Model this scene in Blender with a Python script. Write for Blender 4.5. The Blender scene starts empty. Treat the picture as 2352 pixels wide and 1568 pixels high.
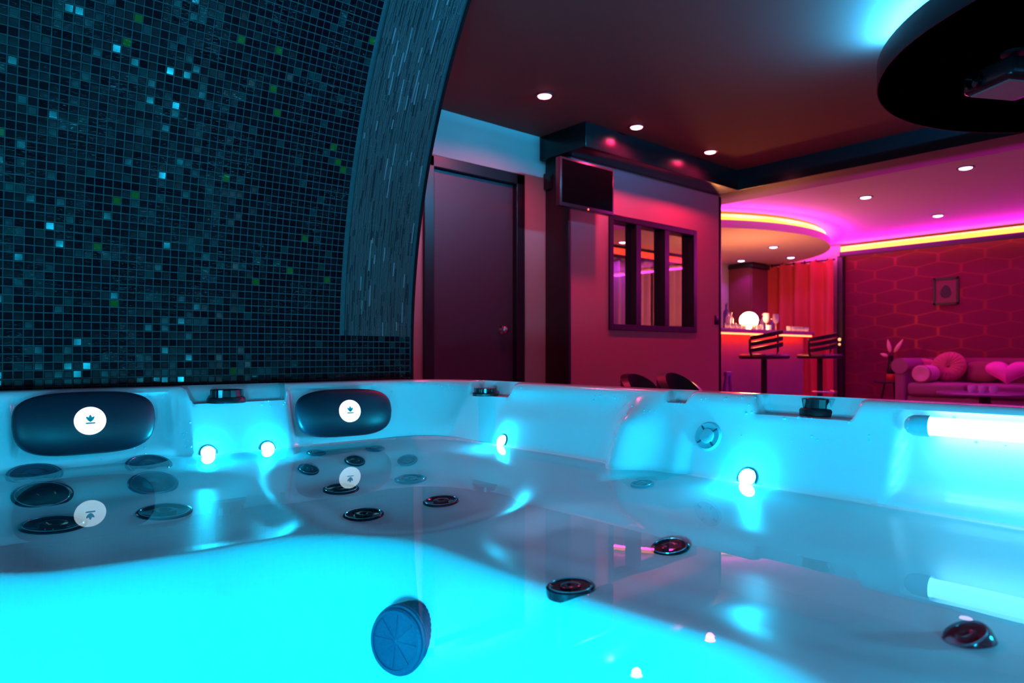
import bpy, bmesh, math, random
from mathutils import Vector, Matrix
from mathutils.bvhtree import BVHTree

random.seed(7)
S = bpy.context.scene
C = S.collection
PI = math.pi

# ------------------------------------------------------------------ camera
HEAD = math.radians(40.7)            # heading, clockwise from +Y
CAMZ = 0.85
F, CX, HY = 1568.0, 1176.0, 812.0    # focal length / centre column / horizon row, in 2352x1568 pixels
cd = bpy.data.cameras.new('camera')
cam = bpy.data.objects.new('camera', cd); C.objects.link(cam)
cd.sensor_width = 36; cd.lens = 24; cd.shift_y = (HY - 784) / 2352
cd.clip_start = 0.02; cd.clip_end = 60
cam.location = (0, 0, CAMZ); cam.rotation_euler = (PI / 2, 0, -HEAD)
cd.dof.use_dof = True; cd.dof.focus_distance = 2.1; cd.dof.aperture_fstop = 3.6
S.camera = cam
FW = Vector((math.sin(HEAD), math.cos(HEAD), 0)); RT = Vector((math.cos(HEAD), -math.sin(HEAD), 0))
CAM = Vector((0, 0, CAMZ))
def ray(px, py): return FW + RT * ((px - CX) / F) + Vector((0, 0, (HY - py) / F))
def on_y(px, py, Y): d = ray(px, py); return CAM + d * (Y / d.y)
def on_x(px, py, X): d = ray(px, py); return CAM + d * (X / d.x)
def on_z(px, py, z): d = ray(px, py); return CAM + d * ((z - CAMZ) / d.z)

# ------------------------------------------------------------------ world, exposure
w = bpy.data.worlds.new('night'); S.world = w; w.use_nodes = True
w.node_tree.nodes['Background'].inputs[0].default_value = (0.35, 0.10, 0.2, 1)
w.node_tree.nodes['Background'].inputs[1].default_value = 0.0
S.view_settings.view_transform = 'Standard'; S.view_settings.look = 'None'
S.view_settings.exposure = 0.15; S.view_settings.gamma = 1.0
S.view_settings.use_curve_mapping = False
cy = S.cycles
cy.use_denoising = True; cy.sample_clamp_indirect = 3.0; cy.sample_clamp_direct = 0
cy.max_bounces = 8; cy.diffuse_bounces = 6; cy.glossy_bounces = 3; cy.transparent_max_bounces = 12
cy.caustics_reflective = False; cy.caustics_refractive = False; cy.blur_glossy = 0.5
cy.use_light_tree = True

# ------------------------------------------------------------------ lights
ZC = 2.41                 # ceiling
Y_A = -1.6
def light(name, kind, loc, power, col, **k):
    l = bpy.data.lights.new(name, kind); l.energy = power; l.color = col
    o = bpy.data.objects.new(name, l); C.objects.link(o); o.location = loc
    d = k.pop('aim', None)
    if d is not None: o.rotation_euler = Vector(d).to_track_quat('-Z', 'Y').to_euler()
    for a, v in k.items(): setattr(l, a, v)
    return o
RED = (1.0, 0.02, 0.12); CYAN = (0.0, 0.60, 0.95); MAG = (1.0, 0.0, 0.75); VIO = (0.45, 0.02, 1.0)
RED_SPOTS = [(2.84, 3.0), (3.71, 3.0), (4.60, 3.0)]
for x, y in RED_SPOTS:
    light('red_downlight_beam', 'SPOT', (x, y, ZC - 0.03), 32, RED, aim=(0, 0, -1), spot_size=math.radians(160), spot_blend=0.6, shadow_soft_size=0.03)
light('red_downlight_offscreen', 'SPOT', (1.96, 3.0, ZC - 0.03), 32, RED, aim=(0, 0, -1), spot_size=math.radians(160), spot_blend=0.6, shadow_soft_size=0.03)
LOUNGE_SPOTS = [(6.62, 1.86), (7.11, 2.86), (8.68, 2.71)]
for x, y in LOUNGE_SPOTS:
    light('violet_downlight_beam', 'SPOT', (x, y, ZC - 0.03), 34, (0.78, 0.005, 0.80), aim=(0, 0, -1), spot_size=math.radians(130), spot_blend=0.6, shadow_soft_size=0.03)
ZD = 2.215                # underside of the dropped disc over the bar
BAR_SPOTS = [(8.23, 4.44), (9.31, 4.76), (9.08, 5.40), (6.48, 5.45)]
for x, y in BAR_SPOTS:
    light('bar_downlight_beam', 'SPOT', (x, y, ZD - 0.03), 9, (0.6, 0.05, 1.0), aim=(0, 0, -1), spot_size=math.radians(120), spot_blend=0.6, shadow_soft_size=0.03)
# light of the LED coves, thrown up onto the lounge ceiling
def strip(name, a, b, face, power, col, wid=0.04, spread=180):
    """linear lamp from a to b shining towards face"""
    a, b = Vector(a), Vector(b); x = (b - a).normalized(); z = -Vector(face); z = (z - x * z.dot(x)).normalized(); y = z.cross(x)
    o = light(name, 'AREA', (a + b) / 2, power, col, shape='RECTANGLE', size=(b - a).length, size_y=wid)
    o.rotation_euler = Matrix((x, y, z)).transposed().to_euler(); o.data.spread = math.radians(spread); return o
light('foot_well_lamp_offscreen', 'AREA', (-0.05, 0.52, 0.46), 22, CYAN, aim=(0.75, 0.66, -0.05), shape='DISK', size=0.12)
strip('wall_cove_glow', (9.80, Y_A, 2.31), (9.80, 4.2, 2.31), (-0.75, 0, 1), 105, MAG)
for q in range(10):
    t0, t1 = PI * q / 10, PI * (q + 1) / 10
    pa, pb = [(7.8 + 2.20 * math.cos(t), 5.75 - 2.01 * math.sin(t), 2.315) for t in (t0, t1)]
    nn = (math.cos((t0 + t1) / 2) * 0.5, -math.sin((t0 + t1) / 2) * 0.5, 1)
    strip('bar_cove_glow', pa, pb, nn, 7, MAG)

# ------------------------------------------------------------------ materials
MATS = {}
def mat(name, col=(0.5, 0.5, 0.5), rough=0.5, metal=0.0, spec=0.5, emit=None, es=0.0, coat=0.0, vary=None, bump=None, trans=0.0, alpha=1.0):
    m = bpy.data.materials.new(name); m.use_nodes = True
    nt = m.node_tree; b = nt.nodes['Principled BSDF']; I = b.inputs
    I['Base Color'].default_value = (*col, 1); I['Roughness'].default_value = rough; I['Metallic'].default_value = metal
    I['Specular IOR Level'].default_value = spec; I['Coat Weight'].default_value = coat; I['Coat Roughness'].default_value = 0.05
    I['Transmission Weight'].default_value = trans; I['Alpha'].default_value = alpha
    if emit: I['Emission Color'].default_value = (*emit, 1); I['Emission Strength'].default_value = es
    if vary or bump:
        tc = nt.nodes.new('ShaderNodeTexCoord'); n = nt.nodes.new('ShaderNodeTexNoise')
        sc, amt = (vary or bump)[:2]
        n.inputs['Scale'].default_value = sc; n.inputs['Detail'].default_value = 4
        nt.links.new(tc.outputs['Object'], n.inputs['Vector'])
        if vary:
            r = nt.nodes.new('ShaderNodeMix'); r.data_type = 'RGBA'
            r.inputs[6].default_value = (*[c * (1 - amt) for c in col], 1); r.inputs[7].default_value = (*[min(1, c * (1 + amt)) for c in col], 1)
            nt.links.new(n.outputs['Fac'], r.inputs[0]); nt.links.new(r.outputs[2], I['Base Color'])
        if bump:
            bp = nt.nodes.new('ShaderNodeBump'); bp.inputs['Strength'].default_value = bump[1]; bp.inputs['Distance'].default_value = 0.01
            n2 = nt.nodes.new('ShaderNodeTexNoise'); n2.inputs['Scale'].default_value = bump[0]
            nt.links.new(tc.outputs['Object'], n2.inputs['Vector'])
            nt.links.new(n2.outputs['Fac'], bp.inputs['Height']); nt.links.new(bp.outputs['Normal'], I['Normal'])
    MATS[name] = m; return m

mat('floor', (0.24, 0.12, 0.15), 0.35, vary=(6, 0.3))
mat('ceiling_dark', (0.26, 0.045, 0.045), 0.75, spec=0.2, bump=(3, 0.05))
mat('ceiling_pale', (0.58, 0.50, 0.58), 0.7, spec=0.2, bump=(3, 0.05))
mat('disc_pale', (0.8, 0.62, 0.66), 0.7, spec=0.2, bump=(3, 0.05))
mat('wall_grey', (0.42, 0.36, 0.36), 0.8, spec=0.2, bump=(120, 0.15))
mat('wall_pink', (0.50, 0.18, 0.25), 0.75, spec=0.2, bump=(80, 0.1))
mat('wall_bar', (0.6, 0.5, 0.5), 0.7, spec=0.2, bump=(60, 0.1))
mat('black_gloss', (0.006, 0.006, 0.009), 0.18, spec=0.5, bump=(20, 0.03))
mat('black_satin', (0.012, 0.012, 0.016), 0.45, bump=(60, 0.05))
mat('soffit', (0.010, 0.008, 0.012), 0.25, spec=0.4, bump=(4, 0.02))
mat('beam_under', (0.20, 0.13, 0.12), 0.6, bump=(6, 0.05))
mat('door', (0.05, 0.035, 0.055), 0.45, bump=(40, 0.06))
mat('frame', (0.008, 0.007, 0.012), 0.35, bump=(30, 0.03))
mat('chrome', (0.8, 0.75, 0.78), 0.18, metal=1, vary=(30, 0.05))
mat('brass', (0.8, 0.55, 0.3), 0.25, metal=1, vary=(30, 0.05))
mat('grout', (0.07, 0.08, 0.09), 0.85, spec=0.1, vary=(60, 0.3))
mat('plastic_black', (0.010, 0.012, 0.018), 0.28, bump=(60, 0.04))
mat('screen', (0.002, 0.002, 0.003), 0.12, bump=(5, 0.01))
mat('tv_bezel', (0.03, 0.018, 0.03), 0.3, bump=(30, 0.02))
mat('pillow', (0.012, 0.018, 0.034), 0.42, spec=0.45, bump=(160, 0.04))
mat('acrylic', (0.80, 0.82, 0.86), 0.16, spec=0.4, coat=0.2, vary=(5, 0.03))
mat('acrylic_wet', (0.80, 0.82, 0.86), 0.35, spec=0.06, vary=(5, 0.03))
mat('skirt', (0.03, 0.03, 0.035), 0.5, bump=(20, 0.1))
mat('jet_dark', (0.006, 0.010, 0.016), 0.15, bump=(40, 0.03))
mat('jet_grey', (0.05, 0.10, 0.15), 0.2, bump=(40, 0.03))
mat('jet_rim', (0.25, 0.33, 0.40), 0.12, metal=0.7, vary=(40, 0.1))
mat('suction', (0.008, 0.06, 0.12), 0.5, bump=(400, 0.3))
mat('drop', (0.35, 0.85, 0.95), 0.03, spec=0.6, vary=(30, 0.05))
mat('clear_fit', (0.25, 0.55, 0.62), 0.08, vary=(30, 0.2))
mat('lamp_white', (1, 1, 1), 0.4, emit=(0.006, 0.60, 1.0), es=700, vary=(5, 0.01))
mat('disc_white', (0.9, 1, 0.97), 0.4, emit=(0.93, 1.0, 0.97), es=1.05, vary=(9, 0.02))
mat('disc_mark', (0.03, 0.35, 0.36), 0.4, vary=(9, 0.05))
mat('bar_tube', (1, 1, 1), 0.3, emit=(0.18, 0.75, 1.0), es=6, vary=(12, 0.02))
mat('spot_red', (1, 1, 1), 0.4, emit=(1.0, 0.16, 0.26), es=14, vary=(9, 0.02))
mat('spot_vio', (1, 1, 1), 0.4, emit=(0.72, 0.5, 1.0), es=6, vary=(9, 0.02))
mat('spot_ring', (0.12, 0.04, 0.05), 0.4, metal=0.5, vary=(9, 0.02))
mat('led_amber', (1, 0.6, 0.1), 0.4, emit=(1.0, 0.42, 0.0), es=2.4, vary=(9, 0.02))
mat('led_red', (1, 0.2, 0.1), 0.4, emit=(1.0, 0.03, 0.002), es=1.7, vary=(9, 0.02))
mat('led_counter', (1, 0.2, 0.1), 0.4, emit=(1.0, 0.03, 0.01), es=30, vary=(9, 0.02))
mat('led_cyan', (0.3, 0.8, 1.0), 0.4, emit=(0.01, 0.50, 1.0), es=850, vary=(9, 0.02))
mat('globe', (1, 0.9, 0.7), 0.4, emit=(1.0, 0.34, 0.10), es=110, vary=(9, 0.02))
mat('curtain_red', (0.80, 0.10, 0.12), 0.8, spec=0.1, bump=(60, 0.1))
mat('curtain_pale', (0.6, 0.35, 0.6), 0.8, spec=0.1, bump=(60, 0.1))
mat('bar_front', (0.26, 0.16, 0.22), 0.5, vary=(4, 0.2))
mat('counter', (0.5, 0.36, 0.42), 0.15, vary=(8, 0.2))
mat('stool', (0.02, 0.012, 0.02), 0.35, bump=(60, 0.05))
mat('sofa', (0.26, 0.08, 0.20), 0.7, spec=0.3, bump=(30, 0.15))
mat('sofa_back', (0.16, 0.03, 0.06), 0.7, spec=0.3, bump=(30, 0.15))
mat('cushion_rose', (0.50, 0.08, 0.17), 0.8, bump=(60, 0.15))
mat('cushion_pale', (0.65, 0.25, 0.50), 0.8, bump=(60, 0.15))
mat('cushion_wine', (0.22, 0.04, 0.07), 0.8, bump=(60, 0.15))
mat('heart', (1.0, 0.08, 0.70), 0.75, bump=(60, 0.15))
mat('dark_wood', (0.025, 0.015, 0.02), 0.4, vary=(8, 0.3))
mat('pot_red', (0.55, 0.06, 0.03), 0.4, vary=(12, 0.2))
mat('vase', (0.01, 0.008, 0.01), 0.25, vary=(12, 0.2))
mat('plume', (0.9, 0.42, 0.5), 0.9, bump=(200, 0.3))
mat('table_top', (0.25, 0.12, 0.32), 0.12, vary=(8, 0.2))
mat('glass_cup', (0.75, 0.7, 0.85), 0.1, vary=(8, 0.1), alpha=0.6)
mat('bottle_vio', (0.12, 0.06, 0.4), 0.1, vary=(8, 0.2))
mat('bottle_clear', (0.8, 0.65, 0.85), 0.1, vary=(8, 0.1), alpha=0.75)
mat('picture', (0.17, 0.02, 0.06), 0.6, vary=(8, 0.1))
mat('picture_dark', (0.015, 0.01, 0.02), 0.6, vary=(8, 0.1))
mat('amber_glow', (1, 0.6, 0.2), 0.4, emit=(1.0, 0.42, 0.16), es=1.6, vary=(8, 0.02))
mat('tv_led', (1, 0.1, 0.05), 0.4, emit=(1.0, 0.08, 0.03), es=4, vary=(8, 0.02))
mat('stand_violet', (0.35, 0.12, 0.6), 0.35, vary=(8, 0.1))
mat('projector', (0.02, 0.015, 0.02), 0.2, bump=(30, 0.02))
mat('mirror_pink', (0.35, 0.30, 0.32), 0.3, vary=(8, 0.1))

def glass_pane():
    m = bpy.data.materials.new('pane'); m.use_nodes = True; nt = m.node_tree; nt.nodes.clear()
    o = nt.nodes.new('ShaderNodeOutputMaterial'); mx = nt.nodes.new('ShaderNodeMixShader')
    t = nt.nodes.new('ShaderNodeBsdfTransparent'); t.inputs[0].default_value = (0.85, 0.82, 0.85, 1)
    g = nt.nodes.new('ShaderNodeBsdfGlossy'); g.inputs['Roughness'].default_value = 0.02
    mx.inputs[0].default_value = 0.06
    nt.links.new(t.outputs[0], mx.inputs[1]); nt.links.new(g.outputs[0], mx.inputs[2]); nt.links.new(mx.outputs[0], o.inputs[0])
    MATS['pane'] = m
glass_pane()
def water_mat():
    m = bpy.data.materials.new('water'); m.use_nodes = True; nt = m.node_tree; nt.nodes.clear(); N = nt.nodes.new; L = nt.links.new
    o = N('ShaderNodeOutputMaterial'); mx = N('ShaderNodeMixShader')
    t = N('ShaderNodeBsdfTransparent'); t.inputs[0].default_value = (0.72, 0.98, 1.0, 1)
    g = N('ShaderNodeBsdfGlossy'); g.inputs['Roughness'].default_value = 0.0
    ge = N('ShaderNodeNewGeometry'); d = N('ShaderNodeVectorMath'); d.operation = 'DOT_PRODUCT'
    L(ge.outputs['Incoming'], d.inputs[0]); L(ge.outputs['Normal'], d.inputs[1])
    def ma(op, a, b=None):
        n = N('ShaderNodeMath'); n.operation = op
        if isinstance(a, (int, float)): n.inputs[0].default_value = a
        else: L(a, n.inputs[0])
        if b is not None:
            if isinstance(b, (int, float)): n.inputs[1].default_value = b
            else: L(b, n.inputs[1])
        return n.outputs[0]
    c = ma('ABSOLUTE', d.outputs['Value']); k = ma('POWER', ma('SUBTRACT', 1.0, c), 5.0)
    fac = ma('ADD', ma('MULTIPLY', k, 0.75), 0.02)
    L(fac, mx.inputs[0]); L(t.outputs[0], mx.inputs[1]); L(g.outputs[0], mx.inputs[2])
    nz = N('ShaderNodeTexNoise'); nz.inputs['Scale'].default_value = 9; bp = N('ShaderNodeBump'); bp.inputs['Strength'].default_value = 0.02; bp.inputs['Distance'].default_value = 0.004
    L(ge.outputs['Position'], nz.inputs['Vector']); L(nz.outputs['Fac'], bp.inputs['Height']); L(bp.outputs['Normal'], g.inputs['Normal'])
    L(mx.outputs[0], o.inputs[0]); MATS['water'] = m
water_mat()
def tile_mat(name, base, streak, amount, rough):
    """dark art glass: fine bright streaks in the glass, running at different slants"""
    m = bpy.data.materials.new(name); m.use_nodes = True; nt = m.node_tree; N = nt.nodes.new; L = nt.links.new
    b = nt.nodes['Principled BSDF']; ge = N('ShaderNodeNewGeometry'); mp = N('ShaderNodeMapping')
    mp.inputs['Rotation'].default_value = (0, math.radians(35), 0); mp.inputs['Scale'].default_value = (30, 30, 260)
    n = N('ShaderNodeTexNoise'); n.inputs['Scale'].default_value = 1.0; n.inputs['Detail'].default_value = 3; n.inputs['Distortion'].default_value = 2.5
    n2 = N('ShaderNodeTexNoise'); n2.inputs['Scale'].default_value = 7.0
    r = N('ShaderNodeMapRange'); r.inputs['From Min'].default_value = 0.60; r.inputs['From Max'].default_value = 0.75
    r2 = N('ShaderNodeMapRange'); r2.inputs['From Min'].default_value = 0.45; r2.inputs['From Max'].default_value = 0.65; r2.inputs['To Max'].default_value = amount
    mu = N('ShaderNodeMath'); mu.operation = 'MULTIPLY'; mx = N('ShaderNodeMix'); mx.data_type = 'RGBA'
    L(ge.outputs['Position'], mp.inputs['Vector']); L(mp.outputs[0], n.inputs['Vector']); L(ge.outputs['Position'], n2.inputs['Vector'])
    L(n.outputs['Fac'], r.inputs['Value']); L(n2.outputs['Fac'], r2.inputs['Value']); L(r.outputs[0], mu.inputs[0]); L(r2.outputs[0], mu.inputs[1])
    mx.inputs[6].default_value = (*base, 1); mx.inputs[7].default_value = (*streak, 1)
    L(mu.outputs[0], mx.inputs[0]); L(mx.outputs[2], b.inputs['Base Color'])
    b.inputs['Roughness'].default_value = rough; b.inputs['Specular IOR Level'].default_value = 0.2
    MATS[name] = m
tile_mat('tile_black', (0.002, 0.003, 0.006), (0.35, 0.45, 0.45), 0.5, 0.12)
tile_mat('tile_navy', (0.003, 0.006, 0.010), (0.3, 0.4, 0.4), 0.7, 0.10)
tile_mat('tile_teal', (0.006, 0.03, 0.03), (0.5, 0.6, 0.55), 1.0, 0.14)
tile_mat('tile_green', (0.025, 0.085, 0.012), (0.6, 0.7, 0.4), 1.0, 0.14)
tile_mat('stick', (0.09, 0.07, 0.075), (0.30, 0.30, 0.30), 0.5, 0.22)
tile_mat('stick_dark', (0.045, 0.035, 0.04), (0.25, 0.3, 0.3), 0.5, 0.16)
tile_mat('stick_pale', (0.30, 0.20, 0.22), (0.6, 0.6, 0.6), 0.5, 0.2)

def wallpaper():
    """wine wallpaper printed with a net of long hexagons in a shiny ink"""
    m = bpy.data.materials.new('wallpaper'); m.use_nodes = True; nt = m.node_tree; N = nt.nodes.new; L = nt.links.new
    b = nt.nodes['Principled BSDF']; ge = N('ShaderNodeNewGeometry'); sp = N('ShaderNodeSeparateXYZ'); L(ge.outputs['Position'], sp.inputs[0])
    def ma(op, a, b_=None):
        n = N('ShaderNodeMath'); n.operation = op
        for i, v in enumerate((a, b_)):
            if v is None: continue
            if isinstance(v, (int, float)): n.inputs[i].default_value = v
            else: L(v, n.inputs[i])
        return n.outputs[0]
    u = ma('DIVIDE', sp.outputs['Y'], 0.52); v = ma('DIVIDE', ma('SUBTRACT', sp.outputs['Z'], 0.02), 0.185)   # unit hexagon, width 1, rows 0.866 apart
    def cell(ox, oy):
        a = ma('SUBTRACT', ma('FLOORED_MODULO', ma('ADD', u, ox), 1.0), 0.5)
        c = ma('SUBTRACT', ma('FLOORED_MODULO', ma('ADD', v, oy), 1.732), 0.866)
        a = ma('ABSOLUTE', a); c = ma('ABSOLUTE', c)
        return ma('MAXIMUM', a, ma('ADD', ma('MULTIPLY', a, 0.5), ma('MULTIPLY', c, 0.866)))
    d = ma('MINIMUM', cell(0, 0), cell(0.5, 0.866))
    line = N('ShaderNodeMapRange'); line.inputs['From Min'].default_value = 0.455; line.inputs['From Max'].default_value = 0.475; L(d, line.inputs['Value'])
    mx = N('ShaderNodeMix'); mx.data_type = 'RGBA'; mx.inputs[6].default_value = (0.16, 0.010, 0.05, 1); mx.inputs[7].default_value = (0.235, 0.02, 0.053, 1)
    L(line.outputs[0], mx.inputs[0]); L(mx.outputs[2], b.inputs['Base Color'])
    r = ma('SUBTRACT', 0.75, ma('MULTIPLY', line.outputs[0], 0.33)); L(r, b.inputs['Roughness']); L(ma('MULTIPLY', line.outputs[0], 0.45), b.inputs['Metallic'])
    b.inputs['Specular IOR Level'].default_value = 0.25
    MATS['wallpaper'] = m
wallpaper()

# ------------------------------------------------------------------ mesh helpers
class MB:
    def __init__(s): s.v = []; s.f = []; s.mi = []; s.cur = 0
    def add(s, vs, fs):
        o = len(s.v); s.v += [tuple(v) for v in vs]; s.f += [tuple(o + i for i in f) for f in fs]; s.mi += [s.cur] * len(fs); return s
    def box(s, lo, hi, M=None, bev=0.0):
        if bev > 0:
            bm = bmesh.new(); bmesh.ops.create_cube(bm, size=1)
            c = [(a + b) / 2 for a, b in zip(lo, hi)]; d = [b - a for a, b in zip(lo, hi)]
            for v in bm.verts: v.co = Vector([v.co[i] * d[i] + c[i] for i in range(3)])
            bmesh.ops.bevel(bm, geom=bm.edges[:], offset=min(bev, min(d) * 0.49), segments=2, affect='EDGES', profile=0.5)
            bm.verts.index_update(); vs = [v.co.copy() for v in bm.verts]; fs = [[v.index for v in f.verts] for f in bm.faces]; bm.free()
        else:
            (a, b, c), (d, e, f) = lo, hi
            vs = [Vector(p) for p in ((a, b, c), (d, b, c), (d, e, c), (a, e, c), (a, b, f), (d, b, f), (d, e, f), (a, e, f))]
            fs = [(0, 3, 2, 1), (4, 5, 6, 7), (0, 1, 5, 4), (1, 2, 6, 5), (2, 3, 7, 6), (3, 0, 4, 7)]
        if M: vs = [M @ v for v in vs]
        return s.add(vs, fs)
    def lathe(s, prof, n=24, M=None, cap0=True, cap1=True, a0=0, a1=2 * PI):
        """prof: list of (r, z) round local Z"""
        vs = []; fs = []; full = abs(a1 - a0 - 2 * PI) < 1e-6; m = n if full else n + 1
        for r, z in prof:
            for i in range(m):
                a = a0 + (a1 - a0) * i / n; vs.append(Vector((r * math.cos(a), r * math.sin(a), z)))
        for k in range(len(prof) - 1):
            for i in range(n):
                j = (i + 1) % m; fs.append((k * m + i, k * m + j, (k + 1) * m + j, (k + 1) * m + i))
        if full:
            if cap0 and prof[0][0] > 1e-6: fs.append(tuple(reversed(range(m))))
            if cap1 and prof[-1][0] > 1e-6: fs.append(tuple((len(prof) - 1) * m + i for i in range(m)))
        if M: vs = [M @ v for v in vs]
        return s.add(vs, fs)
    def tube(s, pts, r, n=10, closed=False):
        pts = [Vector(p) for p in pts]; vs = []; fs = []; k = len(pts); rr = r if isinstance(r, (list, tuple)) else [r] * k
        up = Vector((0, 0, 1))
        for i, p in enumerate(pts):
            t = (pts[(i + 1) % k] - pts[i - 1]) if closed else (pts[min(i + 1, k - 1)] - pts[max(i - 1, 0)])
            t.normalize(); a = t.cross(up if abs(t.z) < 0.95 else Vector((1, 0, 0))).normalized(); b = a.cross(t)
            for j in range(n): q = 2 * PI * j / n; vs.append(p + (a * math.cos(q) + b * math.sin(q)) * rr[i])
        for i in range(k if closed else k - 1):
            for j in range(n):
                i2 = (i + 1) % k; j2 = (j + 1) % n; fs.append((i * n + j, i * n + j2, i2 * n + j2, i2 * n + j))
        if not closed: fs.append(tuple(range(n))[::-1]); fs.append(tuple((k - 1) * n + j for j in range(n)))
        return s.add(vs, fs)
    def prism(s, poly, z0, z1, M=None):
        n = len(poly); vs = [Vector((x, y, z0)) for x, y in poly] + [Vector((x, y, z1)) for x, y in poly]
        fs = [tuple(range(n))[::-1], tuple(range(n, 2 * n))] + [(i, (i + 1) % n, n + (i + 1) % n, n + i) for i in range(n)]
        if M: vs = [M @ v for v in vs]
        return s.add(vs, fs)
    def blob(s, rx, ry, rz, e=2.0, n=28, m=16, M=None):
        """superellipsoid"""
        def p(c, e_): return math.copysign(abs(c) ** (2 / e_), c)
        vs = []; fs = []
        for i in range(m + 1):
            t = -PI / 2 + PI * i / m
            for j in range(n):
                a = 2 * PI * j / n
                vs.append(Vector((rx * p(math.cos(t), e) * p(math.cos(a), e), ry * p(math.cos(t), e) * p(math.sin(a), e), rz * p(math.sin(t), e))))
        for i in range(m):
            for j in range(n): fs.append((i * n + j, i * n + (j + 1) % n, (i + 1) * n + (j + 1) % n, (i + 1) * n + j))
        if M: vs = [M @ v for v in vs]
        return s.add(vs, fs)
    def build(s, name, mats, parent=None, smooth=None):
        me = bpy.data.meshes.new(name); me.from_pydata([tuple(v) for v in s.v], [], s.f)
        for mm in ([mats] if isinstance(mats, str) else mats): me.materials.append(MATS[mm])
        if max(s.mi, default=0): me.polygons.foreach_set('material_index', s.mi)
        bm = bmesh.new(); bm.from_mesh(me); bmesh.ops.recalc_face_normals(bm, faces=bm.faces); bm.to_mesh(me); bm.free()
        if smooth:
            me.polygons.foreach_set('use_smooth', [True] * len(me.polygons)); me.set_sharp_from_angle(angle=math.radians(smooth))
        o = bpy.data.objects.new(name, me); C.objects.link(o)
        if parent: o.parent = parent
        return o
def tag(o, label=None, cat=None, group=None, kind=None):
    if label: o['label'] = label
    if cat: o['category'] = cat
    if group: o['group'] = group
    if kind: o['kind'] = kind
    return o
def thing(name, label, cat, loc=(0, 0, 0), rz=0.0, group=None):
    o = bpy.data.objects.new(name, None); C.objects.link(o); o.location = loc; o.rotation_euler = (0, 0, rz); o.empty_display_size = 0.1
    return tag(o, label, cat, group)
def copy_tree(o, parent=None):
    c = o.copy(); C.objects.link(c); c.parent = parent
    for ch in list(o.children): copy_tree(ch, c)
    return c
def struct(name, mb, m, smooth=None, label=None): 
    o = mb.build(name, m, None, smooth); o['kind'] = 'structure'
    if label: o['label'] = label
    return o
def frame(loc, normal, up=(0, 0, 1)):
    """matrix with local Z along normal, local Y roughly up"""
    z = Vector(normal).normalized(); x = Vector(up).cross(z)
    if x.length < 1e-4: x = Vector((1, 0, 0))
    x.normalize(); y = z.cross(x)
    return Matrix(((x.x, y.x, z.x, loc[0]), (x.y, y.y, z.y, loc[1]), (x.z, y.z, z.z, loc[2]), (0, 0, 0, 1)))
def ss(a, b, x):
    t = min(1, max(0, (x - a) / (b - a))); return t * t * (3 - 2 * t)

# ------------------------------------------------------------------ the setting
X0, X1, Y0, Y1 = -1.1, 10.0, -1.7, 5.75
struct('floor', MB().box((X0, Y0, -0.1), (X1, Y1, 0)), 'floor')
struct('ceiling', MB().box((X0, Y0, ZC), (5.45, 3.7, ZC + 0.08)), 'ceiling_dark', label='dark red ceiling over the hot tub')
struct('ceiling.001', MB().box((5.45, Y0, ZC), (X1, Y1, ZC + 0.08)).box((3.3, 3.7, ZC), (5.45, Y1, ZC + 0.08)), 'ceiling_pale', label='pale ceiling of the lounge lit magenta')
struct('wall_left', MB().box((X0 - 0.1, Y0, 0), (X0, 3.7, ZC)), 'wall_grey')
struct('wall_front', MB().box((X0, Y0 - 0.1, 0), (X1, Y0, ZC)), 'wall_grey')
DY = 3.6                                                                    # wall with the door
struct('wall_back', MB().box((X0, DY, 0), (2.36, DY + 0.1, ZC)).box((3.2, DY, 0), (3.6, DY + 0.1, ZC)).box((2.36, DY, 2.10), (3.2, DY + 0.1, ZC)), 'wall_grey')
PY = 3.37                                                                   # partition wall with the window
WX0, WX1, WZ0, WZ1 = 3.84, 4.95, 1.027, 1.889
PZ = 2.24
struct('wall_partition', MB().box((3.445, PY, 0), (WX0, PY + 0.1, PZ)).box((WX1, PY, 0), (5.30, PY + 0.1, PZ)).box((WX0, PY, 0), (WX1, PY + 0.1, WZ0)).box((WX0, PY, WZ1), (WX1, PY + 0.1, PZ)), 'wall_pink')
struct('trim_1', MB().box((5.30, PY - 0.006, 0), (5.345, PY + 0.106, PZ), bev=0.02), 'frame', 40)
struct('trim_2', MB().box((3.415, PY - 0.004, 0), (3.445, DY, ZC), bev=0.004), 'black_satin', 40)
struct('trim_3', MB().box((3.36, 3.15, PZ), (5.25, 3.72, ZC), bev=0.004), 'soffit', 40)
struct('trim_4', MB().box((5.25, Y0, PZ + 0.002), (5.65, 3.72, ZC), bev=0.004), 'beam_under', 40)
struct('trim_5', MB().box((5.246, Y0, PZ), (5.256, 3.16, ZC)), 'soffit')
struct('wall_right', MB().box((X1, Y0, 0), (X1 + 0.1, 4.37, ZC)), 'wallpaper')
struct('wall_right.001', MB().box((X1, 4.37, 0), (X1 + 0.1, Y1, ZC)), 'wall_bar')
struct('wall_bar', MB().box((3.3, Y1, 0), (X1, Y1 + 0.1, ZC)), 'wall_bar')
struct('wall_side', MB().box((3.3, 3.70, 0), (3.4, Y1, ZC)), 'wall_bar')
struct('trim_6', MB().box((9.90, 4.30, 0), (10.0, 4.375, ZD + 0.03), bev=0.004), 'black_satin', 40)
struct('trim_7', MB().box((9.80, Y0, 2.215), (9.825, 4.3, 2.285), bev=0.004), 'black_satin', 40)   # ledge of the wall cove
o = struct('trim_8', MB().box((9.845, Y0, 2.25), (9.865, 4.3, 2.365)), 'led_amber')
o['label'] = 'amber light strip in the cove above the wallpapered wall'
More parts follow.
